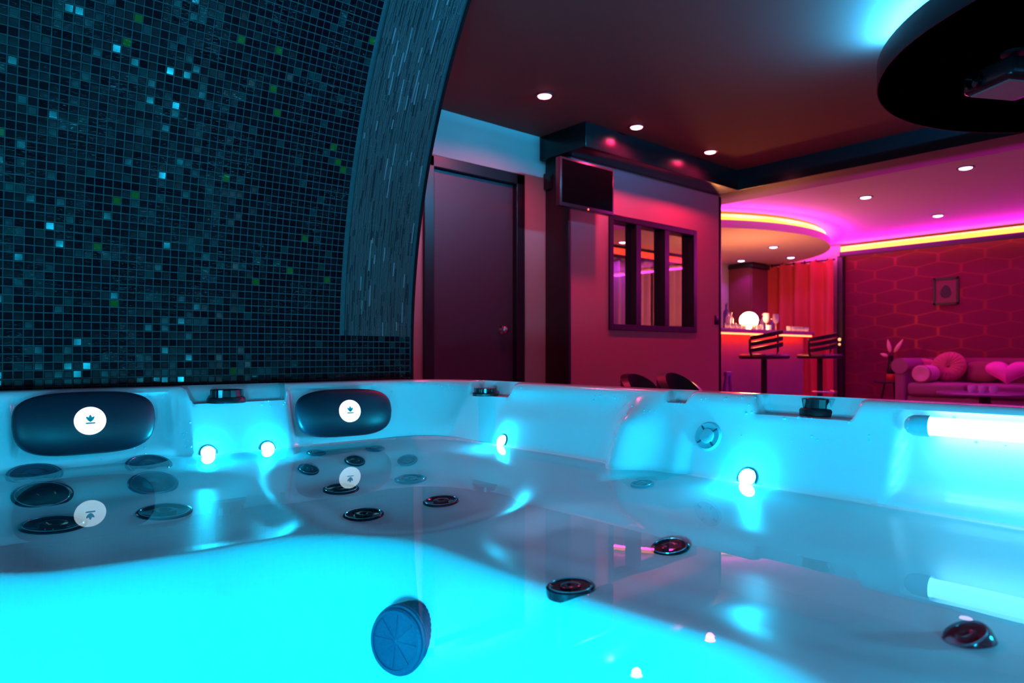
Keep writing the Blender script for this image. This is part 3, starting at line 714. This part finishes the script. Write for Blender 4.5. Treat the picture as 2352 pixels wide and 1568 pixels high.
# ------------------------------------------------------------------ projector under the round ceiling
pj = on_z(2312, 185, DZ - 0.13)
t = thing('projector', 'black ceiling projector hung under the round dropped ceiling', 'projector', (pj.x + 0.03, pj.y - 0.02, DZ), math.radians(-30))
MB().lathe([(0.05, 0), (0.05, -0.012), (0.018, -0.02), (0.018, -0.07)], 24).build('mount', 'black_satin', t, 40)
MB().box((-0.15, -0.13, -0.17), (0.15, 0.13, -0.07), bev=0.025).build('housing', 'projector', t, 50)
MB().lathe([(0.04, 0), (0.04, 0.02), (0.033, 0.022), (0.030, 0.008), (0, 0.014)], 28, frame((-0.15, 0.05, -0.12), (-1, 0, 0))).build('lens', 'screen', t, 40)
MB().box((-0.13, -0.10, -0.176), (0.10, 0.10, -0.168), bev=0.002).build('base_plate', 'mirror_pink', t)

# ------------------------------------------------------------------ bar
BFY, CZ = 4.15, 1.13
bar = thing('bar_counter', 'red lit home bar with a glossy counter top', 'bar', (5.7, BFY, 0))
MB().box((0, 0.06, 0), (2.86, 0.10, CZ - 0.05), bev=0.003).box((0, 0.10, 0), (0.05, 0.5, CZ - 0.05)).box((2.81, 0.10, 0), (2.86, 0.5, CZ - 0.05)).build('front_panel', 'bar_front', bar)
MB().box((-0.02, -0.06, CZ - 0.05), (2.92, 0.52, CZ), bev=0.008).build('counter_top', 'counter', bar, 40)
MB().box((0.05, -0.055, CZ - 0.066), (2.85, -0.03, CZ - 0.05)).build('light_strip', 'led_counter', bar)
MB().box((0, 0.03, 0), (2.86, 0.06, 0.10)).build('kick_board', 'black_satin', bar)
gp = on_y(1720, 735, BFY + 0.12)
t = thing('globe_lamp', 'glowing warm white globe lamp on the bar counter', 'lamp', (gp.x, gp.y, CZ))
MB().lathe([(0.06, 0), (0.06, 0.012), (0.035, 0.02)], 28).build('base', 'black_satin', t, 40)
MB().blob(0.105, 0.105, 0.098, 2, 36, 20, Matrix.Translation((0, 0, 0.112))).build('globe', 'globe', t, 60)
def bottle(px, y, h, r, m, label, group):
    p = on_y(px, 750, y); t = thing('bottle', label, 'bottle', (p.x, p.y, CZ), 0, group)
    MB().lathe([(r, 0), (r, h * 0.6), (r * 0.85, h * 0.68), (r * 0.35, h * 0.76), (r * 0.33, h * 0.95)], 20).build('body', m, t, 50)
    MB().lathe([(r * 0.42, h * 0.93), (r * 0.42, h), (0, h)], 16).build('cap', 'chrome', t, 50)
bottle(1668, BFY + 0.16, 0.30, 0.035, 'bottle_vio', 'violet glass bottle on the bar behind the partition end', None)
for px, dy in ((1673, 0.10), (1679, 0.20)): bottle(px, BFY + dy, 0.20, 0.028, 'bottle_clear', 'clear bottle on the bar between the wall end and the globe lamp', 'clear bottles by the wall end')
bottle(1752, BFY + 0.30, 0.22, 0.032, 'bottle_vio', 'short violet bottle on the bar beside the globe lamp', None)
bottle(1772, BFY + 0.34, 0.17, 0.030, 'bottle_vio', 'squat violet bottle among the stemmed glasses on the bar', None)
def wineglass(px, y, label, group):
    p = on_y(px, 750, y); t = thing('wine_glass', label, 'glass', (p.x, p.y, CZ), 0, group)
    MB().lathe([(0.032, 0), (0.030, 0.003), (0.005, 0.008), (0.004, 0.09)], 20).build('stem', 'glass_cup', t, 50)
    MB().lathe([(0.004, 0.09), (0.03, 0.11), (0.04, 0.15), (0.034, 0.21), (0.031, 0.21), (0.036, 0.15), (0.0, 0.10)], 20).build('bowl', 'bottle_clear', t, 50)
for px, dy in ((1760, 0.12), (1782, 0.14)): wineglass(px, BFY + dy, 'stemmed wine glass on the bar right of the globe lamp', 'stemmed wine glasses on the bar')
gl = []
for px in (1671, 1684, 1697, 1709, 1731, 1742, 1766) + (1812, 1824, 1833, 1842, 1852):
    p = on_y(px, 760, BFY - 0.02)
    if not gl:
        t = thing('tumbler', 'small tumbler in the row along the bar edge', 'glass', (p.x, p.y, CZ), 0, 'tumblers along the bar edge')
        MB().lathe([(0.026, 0), (0.031, 0.055), (0.028, 0.055), (0.023, 0.006), (0, 0.006)], 18).build('cup', 'glass_cup', t, 50)
        MB().lathe([(0.0225, 0.007), (0.0245, 0.028), (0, 0.028)], 18).build('candle', 'amber_glow', t, 50)
        gl.append(t)
    else:
        t = copy_tree(gl[0]); t.location = (p.x, p.y, CZ); gl.append(t)
# stools
def stool(px, rz, label):
    p = on_y(px, 812, 3.62); t = thing('bar_stool', label, 'stool', (p.x, p.y, 0), rz)
    MB().lathe([(0.21, 0), (0.21, 0.01), (0.06, 0.03), (0.03, 0.05)], 32).build('base', 'black_satin', t, 40)
    MB().lathe([(0.03, 0.03), (0.03, 0.80)], 20).build('pole', 'black_satin', t, 40)
    MB().tube([(0.16 * math.cos(a), -0.02 - 0.16 * math.sin(a), 0.42) for a in [PI * i / 12 for i in range(13)]], 0.011, 8).tube([(-0.16, -0.02, 0.42), (0.16, -0.02, 0.42)], 0.011, 8).build('footrest', 'chrome', t, 60)
    MB().box((-0.18, -0.18, 0.795), (0.18, 0.18, 0.845), bev=0.02).build('seat', 'stool', t, 50)
    for k in range(3):
        z = 0.89 + k * 0.062; R = 0.205; mb = MB(); pts = []
        vs = []; fs = []; n = 20
        for i in range(n + 1):
            a = math.radians(-80 + 160 * i / n)
            for rr_, zz in ((R, z), (R, z + 0.042), (R - 0.016, z + 0.042), (R - 0.016, z)): vs.append((rr_ * math.sin(a), -rr_ * math.cos(a) + 0.03, zz + 0.02 * math.cos(a) + 0.16 * rr_ * math.sin(a)))
        for i in range(n):
            for j in range(4): fs.append((i * 4 + j, i * 4 + (j + 1) % 4, i * 4 + 4 + (j + 1) % 4, i * 4 + 4 + j))
        fs += [(0, 1, 2, 3), (n * 4 + 3, n * 4 + 2, n * 4 + 1, n * 4)]
        MB().add(vs, fs).build('back_slat', 'stool', t, 50)
    for s_ in (-1, 1): MB().tube([(s_ * 0.17, 0.0, 0.82), (s_ * 0.197, 0.0, 0.88), (s_ * 0.197, 0.0, 1.03 + 0.03 * s_)], 0.012, 8).build('back_post', 'stool', t, 60)
stool(1755, math.radians(-14), 'black bar stool with slatted back in front of the bar middle')
stool(1883, math.radians(-10), 'black bar stool with slatted back beside the red curtain')
# curtains
def curtain(name, label, p0, p1, z0, z1, folds, depth, m, scallop, parts=True):
    p0, p1 = Vector(p0), Vector(p1); dd = (p1 - p0); nrm = Vector((-dd.y, dd.x)).normalized(); n = folds * 12
    t = thing(name, label, 'curtain', (p0.x, p0.y, 0)); vs = []; fs = []; K = 5
    for side in (0, 1):
        for i in range(n + 1):
            u = i / n; q = p0 + dd * u + nrm * (depth * math.sin(u * folds * 2 * PI) + side * 0.004)
            for k in range(K):
                v = k / (K - 1); z = z0 + (z1 - z0) * v
                if k == K - 1: z += scallop * math.cos(u * folds * 2 * PI)
                vs.append((q.x - p0.x, q.y - p0.y, z))
    m_ = (n + 1) * K
    for s_ in (0, 1):
        for i in range(n):
            for k in range(K - 1): p = s_ * m_ + i * K + k; fs.append((p, p + K, p + K + 1, p + 1))
    MB().add(vs, fs).build('drape', m, t, 70)
    return t
t = curtain('curtain', 'bright red lit curtain hanging beside the black post behind the bar', (9.84, 4.40), (9.84, 5.58), 0.01, 2.185, 5, 0.06, 'curtain_red', 0.022)
MB().tube([(0, -0.02, 2.195), (0, 1.22, 2.195)], 0.012, 10).build('curtain_rod', 'black_satin', t, 60)
for i in range(7): MB().lathe([(0.024, -0.004), (0.028, 0), (0.024, 0.004), (0.02, 0), (0.024, -0.004)], 16, frame((0, 0.08 + i * 0.17, 2.195), (0, 1, 0))).build('curtain_ring', 'black_satin', t, 60)
for k, xx in enumerate((6.05, 7.35)):
    curtain('curtain', ('sheer violet curtain seen through the first two panes', 'sheer violet curtain seen through the last pane')[k], (xx, 5.66), (xx + 1.22, 5.66), 0.01, 2.02, 8, 0.04, 'curtain_pale', 0.012)
t = thing('pelmet_light', 'long red light strip above the violet curtains', 'light strip', (7.3, 5.60, 2.09))
MB().box((-1.5, 0.0, -0.01), (1.5, 0.15, 0.10), bev=0.004).build('pelmet_board', 'black_satin', t)
MB().box((-1.5, -0.02, 0.0), (1.5, -0.001, 0.075), bev=0.004).build('light_strip', 'led_red', t)
# dark cupboard behind the bar
t = thing('tall_cupboard', 'tall dark cupboard behind the bar beside the red curtain', 'cupboard', (9.30, 5.35, 0))
MB().box((0, 0.03, 0), (0.45, 0.39, 2.14), bev=0.004).build('carcass', 'cushion_wine', t)
MB().box((0.004, 0.0, 0.06), (0.446, 0.03, 2.12), bev=0.004).build('cupboard_door', 'cushion_wine', t)
MB().box((-0.02, -0.02, 2.13), (0.47, 0.39, 2.19), bev=0.004).build('cornice', 'black_satin', t)
# slanted stand behind the partition end
p = on_y(1672, 900, 3.58)
t = thing('folding_stand', 'small violet folding stand behind the partition end', 'stand', (p.x, 3.58, 0))
for s_ in (-1, 1): MB().tube([(0.02 * s_, 0.0, 0.66), (0.15 * s_, 0.02, 0.0)], 0.018, 10).build('leg', 'stand_violet', t, 60)
MB().box((-0.10, 0, 0.25), (0.10, 0.025, 0.28), bev=0.004).build('cross_bar', 'stand_violet', t)
MB().box((-0.045, -0.015, 0.64), (0.045, 0.02, 0.68), bev=0.005).build('top_joint', 'stand_violet', t)
# dark plate with two glowing amber dots on the black post
p = on_x(1927, 785, 9.90)
t = thing('amber_dot_plate', 'dark plate with two glowing amber dots on the black post', 'switch', (9.90, 4.335, p.z - 0.07))
MB().box((-0.012, -0.025, 0), (-0.0005, 0.025, 0.14), bev=0.003).build('plate', 'black_satin', t)
for z, r in ((0.105, 0.022), (0.035, 0.017)): MB().lathe([(r, 0), (r * 0.8, 0.006), (0, 0.009)], 20, frame((-0.012, 0, z), (-1, 0, 0))).build('lamp', 'amber_glow', t, 60)

# ------------------------------------------------------------------ lounge
SZ = 0.50
sofa = thing('sofa', 'mauve upholstered sofa with rolled arms under the wallpapered wall', 'sofa', (9.1, 1.15, 0))
SL = 2.2
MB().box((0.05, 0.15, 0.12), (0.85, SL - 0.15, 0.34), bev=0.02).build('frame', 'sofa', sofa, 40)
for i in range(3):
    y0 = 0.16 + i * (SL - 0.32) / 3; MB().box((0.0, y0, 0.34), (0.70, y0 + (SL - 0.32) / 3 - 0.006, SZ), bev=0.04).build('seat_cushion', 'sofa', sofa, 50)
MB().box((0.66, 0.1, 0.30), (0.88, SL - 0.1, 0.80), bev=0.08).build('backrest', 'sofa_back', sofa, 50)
for y in (0.0, SL - 0.17):
    o = MB().box((0.02, y + 0.02, 0.12), (0.86, y + 0.15, 0.70), bev=0.03).build('arm', 'sofa', sofa, 50)
    MB().tube([(0.0, y + 0.085, 0.70), (0.86, y + 0.085, 0.70)], 0.095, 20).build('arm_roll', 'sofa', o, 60)
for x in (0.08, 0.80):
    for y in (0.10, SL - 0.10): MB().lathe([(0.022, 0), (0.03, 0.06), (0.036, 0.125)], 14, Matrix.Translation((x, y, 0))).build('leg', 'dark_wood', sofa, 50)
def on_seat(px, X): d_ = ray(px, 800); return d_.y * X / d_.x
# round tufted cushion
y = on_seat(2178, 9.55); t = thing('round_cushion', 'round pleated rose cushion leaning on the sofa back', 'cushion', (9.55, y, SZ))
M = Matrix.Translation((0.02, 0, 0.19)) @ Matrix.Rotation(math.radians(-70), 4, 'Y')
cu = MB(); vs = []; fs = []; n = 48
pr = [(0.0, -0.045), (0.10, -0.05), (0.17, -0.04), (0.195, 0.0), (0.17, 0.045), (0.10, 0.055), (0.04, 0.045), (0.0, 0.02)]
cu.lathe(pr, n, M); nv = []
for v in cu.v: nv.append(v)
cu.build('cover', 'cushion_rose', t, 70)
pl = MB()
for k in range(20): pl.tube([M @ Vector((r * math.cos(k * PI / 10), r * math.sin(k * PI / 10), z)) for r, z in ((0.03, 0.043), (0.10, 0.057), (0.165, 0.047), (0.192, 0.01))], [0.004, 0.007, 0.008, 0.004], 6)
pl.build('pleats', 'cushion_rose', t, 60)
MB().blob(0.024, 0.024, 0.014, 2, 16, 8, M @ Matrix.Translation((0, 0, 0.035))).build('button', 'cushion_wine', t, 60)
def cushion(name, label, px, X, w_, h_, m, tilt, yaw, e=3.0, th=0.07):
    y = on_seat(px, X); t = thing(name, label, 'cushion', (X, y, SZ))
    M = Matrix.Rotation(yaw, 4, 'Z') @ Matrix.Rotation(tilt, 4, 'Y') @ Matrix.Translation((0, 0, h_ / 2))
    MB().blob(th, w_ / 2, h_ / 2, e, 36, 20, M).build('cover', m, t, 60)
    MB().tube([M @ Vector((0, w_ / 2 * math.copysign(abs(math.cos(a)) ** (2 / e), math.cos(a)), h_ / 2 * math.copysign(abs(math.sin(a)) ** (2 / e), math.sin(a)))) for a in [2 * PI * i / 48 for i in range(48)]], 0.006, 6, True).build('piping', m, t, 60)
cushion('square_cushion', 'pale rose square cushion tucked against the rolled sofa arm', 2116, 9.66, 0.34, 0.29, 'cushion_rose', math.radians(14), 0.25)
cushion('square_cushion', 'dark wine square cushion between the round and heart cushions', 2252, 9.64, 0.34, 0.26, 'cushion_wine', math.radians(16), 0)
y = on_seat(2127, 9.29); t = thing('bolster_cushion', 'pale mauve bolster cushion lying at the sofa arm', 'cushion', (9.29, y, SZ + 0.105))
M = Matrix.Rotation(math.radians(-72), 4, 'Y')
MB().lathe([(0, -0.18), (0.07, -0.18), (0.105, -0.155), (0.105, 0.155), (0.09, 0.18), (0.03, 0.172), (0, 0.165)], 32, Matrix.Rotation(math.radians(-90), 4, 'Y')).build('cover', 'cushion_pale', t, 50)
MB().lathe([(0.105, -0.004), (0.110, 0), (0.105, 0.004)], 32, Matrix.Translation((-0.16, 0, 0)) @ Matrix.Rotation(math.radians(-90), 4, 'Y'), False, False).build('piping', 'cushion_rose', t, 60)
# heart
y = on_seat(2312, 9.42); t = thing('heart_cushion', 'bright pink heart shaped cushion on the sofa', 'cushion', (9.42, y, SZ))
n = 60; hp = []
for i in range(n):
    a = 2 * PI * i / n; hp.append((16 * math.sin(a) ** 3, 13 * math.cos(a) - 5 * math.cos(2 * a) - 2 * math.cos(3 * a) - math.cos(4 * a)))
vs = []; fs = []; KK = [(0.0, 0.075), (0.35, 0.07), (0.65, 0.055), (0.88, 0.03), (1.0, 0.0), (0.88, -0.03), (0.65, -0.055), (0.35, -0.07), (0.0, -0.075)]
M = Matrix.Rotation(math.radians(18), 4, 'Y') @ Matrix.Translation((0, 0, 0.155))
for k, th in KK:
    for hx, hy in hp: vs.append(M @ Vector((-th, hx * k * 0.0138, hy * k * 0.0093)))
for r in range(len(KK) - 1):
    for i in range(n): fs.append((r * n + i, r * n + (i + 1) % n, (r + 1) * n + (i + 1) % n, (r + 1) * n + i))
MB().add(vs, fs).build('cover', 'heart', t, 70)
MB().tube([M @ Vector((0, hx * 0.0139, hy * 0.0094)) for hx, hy in hp], 0.005, 6, True).build('piping', 'heart', t, 60)
# coffee table with three glasses
cp = on_z(2262, 901, 0.45); tb = thing('coffee_table', 'dark round coffee table with glossy violet top in front of the sofa', 'table', (cp.x, cp.y, 0))
MB().lathe([(0.42, 0.425), (0.43, 0.432), (0.43, 0.445), (0.42, 0.45), (0, 0.45)], 48).build('table_top', 'table_top', tb, 40)
MB().lathe([(0.26, 0), (0.26, 0.02), (0.06, 0.05), (0.05, 0.40), (0.12, 0.425)], 32).build('pedestal', 'dark_wood', tb, 40)
for px in (2232, 2256, 2281):
    d_ = ray(px, 890); yy = d_.y * (cp.x - 0.05) / d_.x
    t = thing('candle_glass', 'small clear candle glass in a row of three on the coffee table', 'glass', (cp.x - 0.05, yy, 0.45), 0, 'candle glasses on the coffee table')
    MB().lathe([(0.030, 0), (0.036, 0.03), (0.034, 0.07), (0.031, 0.07), (0.032, 0.03), (0.0, 0.01)], 20).build('cup', 'bottle_clear', t, 50)
    MB().lathe([(0.026, 0.012), (0.028, 0.03), (0, 0.032)], 16).build('wax', 'cushion_pale', t, 50)
# side table, pot and plumes
sp_ = on_x(2048, 875, 9.60); sz = sp_.z
t = thing('side_table', 'small dark side table left of the sofa arm', 'table', (9.60, sp_.y, 0))
MB().lathe([(0.20, sz - 0.025), (0.205, sz - 0.02), (0.205, sz - 0.004), (0.20, sz), (0, sz)], 36).build('table_top', 'dark_wood', t, 40)
for i in range(3):
    a = i * 2 * PI / 3; MB().tube([(0.08 * math.cos(a), 0.08 * math.sin(a), sz - 0.02), (0.17 * math.cos(a), 0.17 * math.sin(a), 0)], 0.014, 8).build('leg', 'dark_wood', t, 60)
v = thing('vase', 'tall dark vase with red foot and dried pink plumes', 'vase', (9.58, sp_.y, sz))
MB().lathe([(0.045, 0), (0.055, 0.01), (0.055, 0.085), (0.048, 0.095)], 24).build('foot', 'pot_red', v, 50)
MB().lathe([(0.048, 0.095), (0.05, 0.11), (0.04, 0.20), (0.028, 0.30), (0.034, 0.33), (0.0, 0.32)], 24).build('body', 'vase', v, 50)
for px, py in ((2039, 779), (2074, 779), (2022, 812)):
    e = on_x(px, py, 9.58); d2 = Vector((0.0, e.y - sp_.y, e.z - sz)); s0 = Vector((0, 0, 0.31)); k = 0.45
    o = MB().tube([s0, s0.lerp(d2, 0.4), s0.lerp(d2, k)], 0.004, 6).build('stalk', 'vase', v, 60)
    MB().tube([s0.lerp(d2, q) for q in (0.28, 0.4, 0.6, 0.8, 1.0)], [0.006, 0.022, 0.026, 0.018, 0.004], 10).build('plume', 'plume', v, 60)
# picture
pc = on_x(2173, 668, X1); t = thing('framed_picture', 'small black framed picture of a dark rounded shape', 'picture', (X1, pc.y, pc.z))
pw, ph = 0.145, 0.175
MB().box((-0.022, -pw, -ph), (-0.001, -pw + 0.025, ph)).box((-0.022, pw - 0.025, -ph), (-0.001, pw, ph)).box((-0.022, -pw, -ph), (-0.001, pw, -ph + 0.025)).box((-0.022, -pw, ph - 0.025), (-0.001, pw, ph)).build('picture_frame', 'black_satin', t)
MB().box((-0.010, -pw + 0.02, -ph + 0.02), (-0.002, pw - 0.02, ph - 0.02)).build('print', 'picture', t)
blp = [(0.062 * math.sin(a) * (1 - 0.25 * math.cos(a)), 0.085 * math.cos(a) - 0.01) for a in [2 * PI * i / 32 for i in range(32)]]
MB().prism(blp, 0.0098, 0.0112, Matrix(((0, 0, -1, 0), (-1, 0, 0, 0), (0, 1, 0, 0), (0, 0, 0, 1)))).build('printed_shape', 'picture_dark', t)
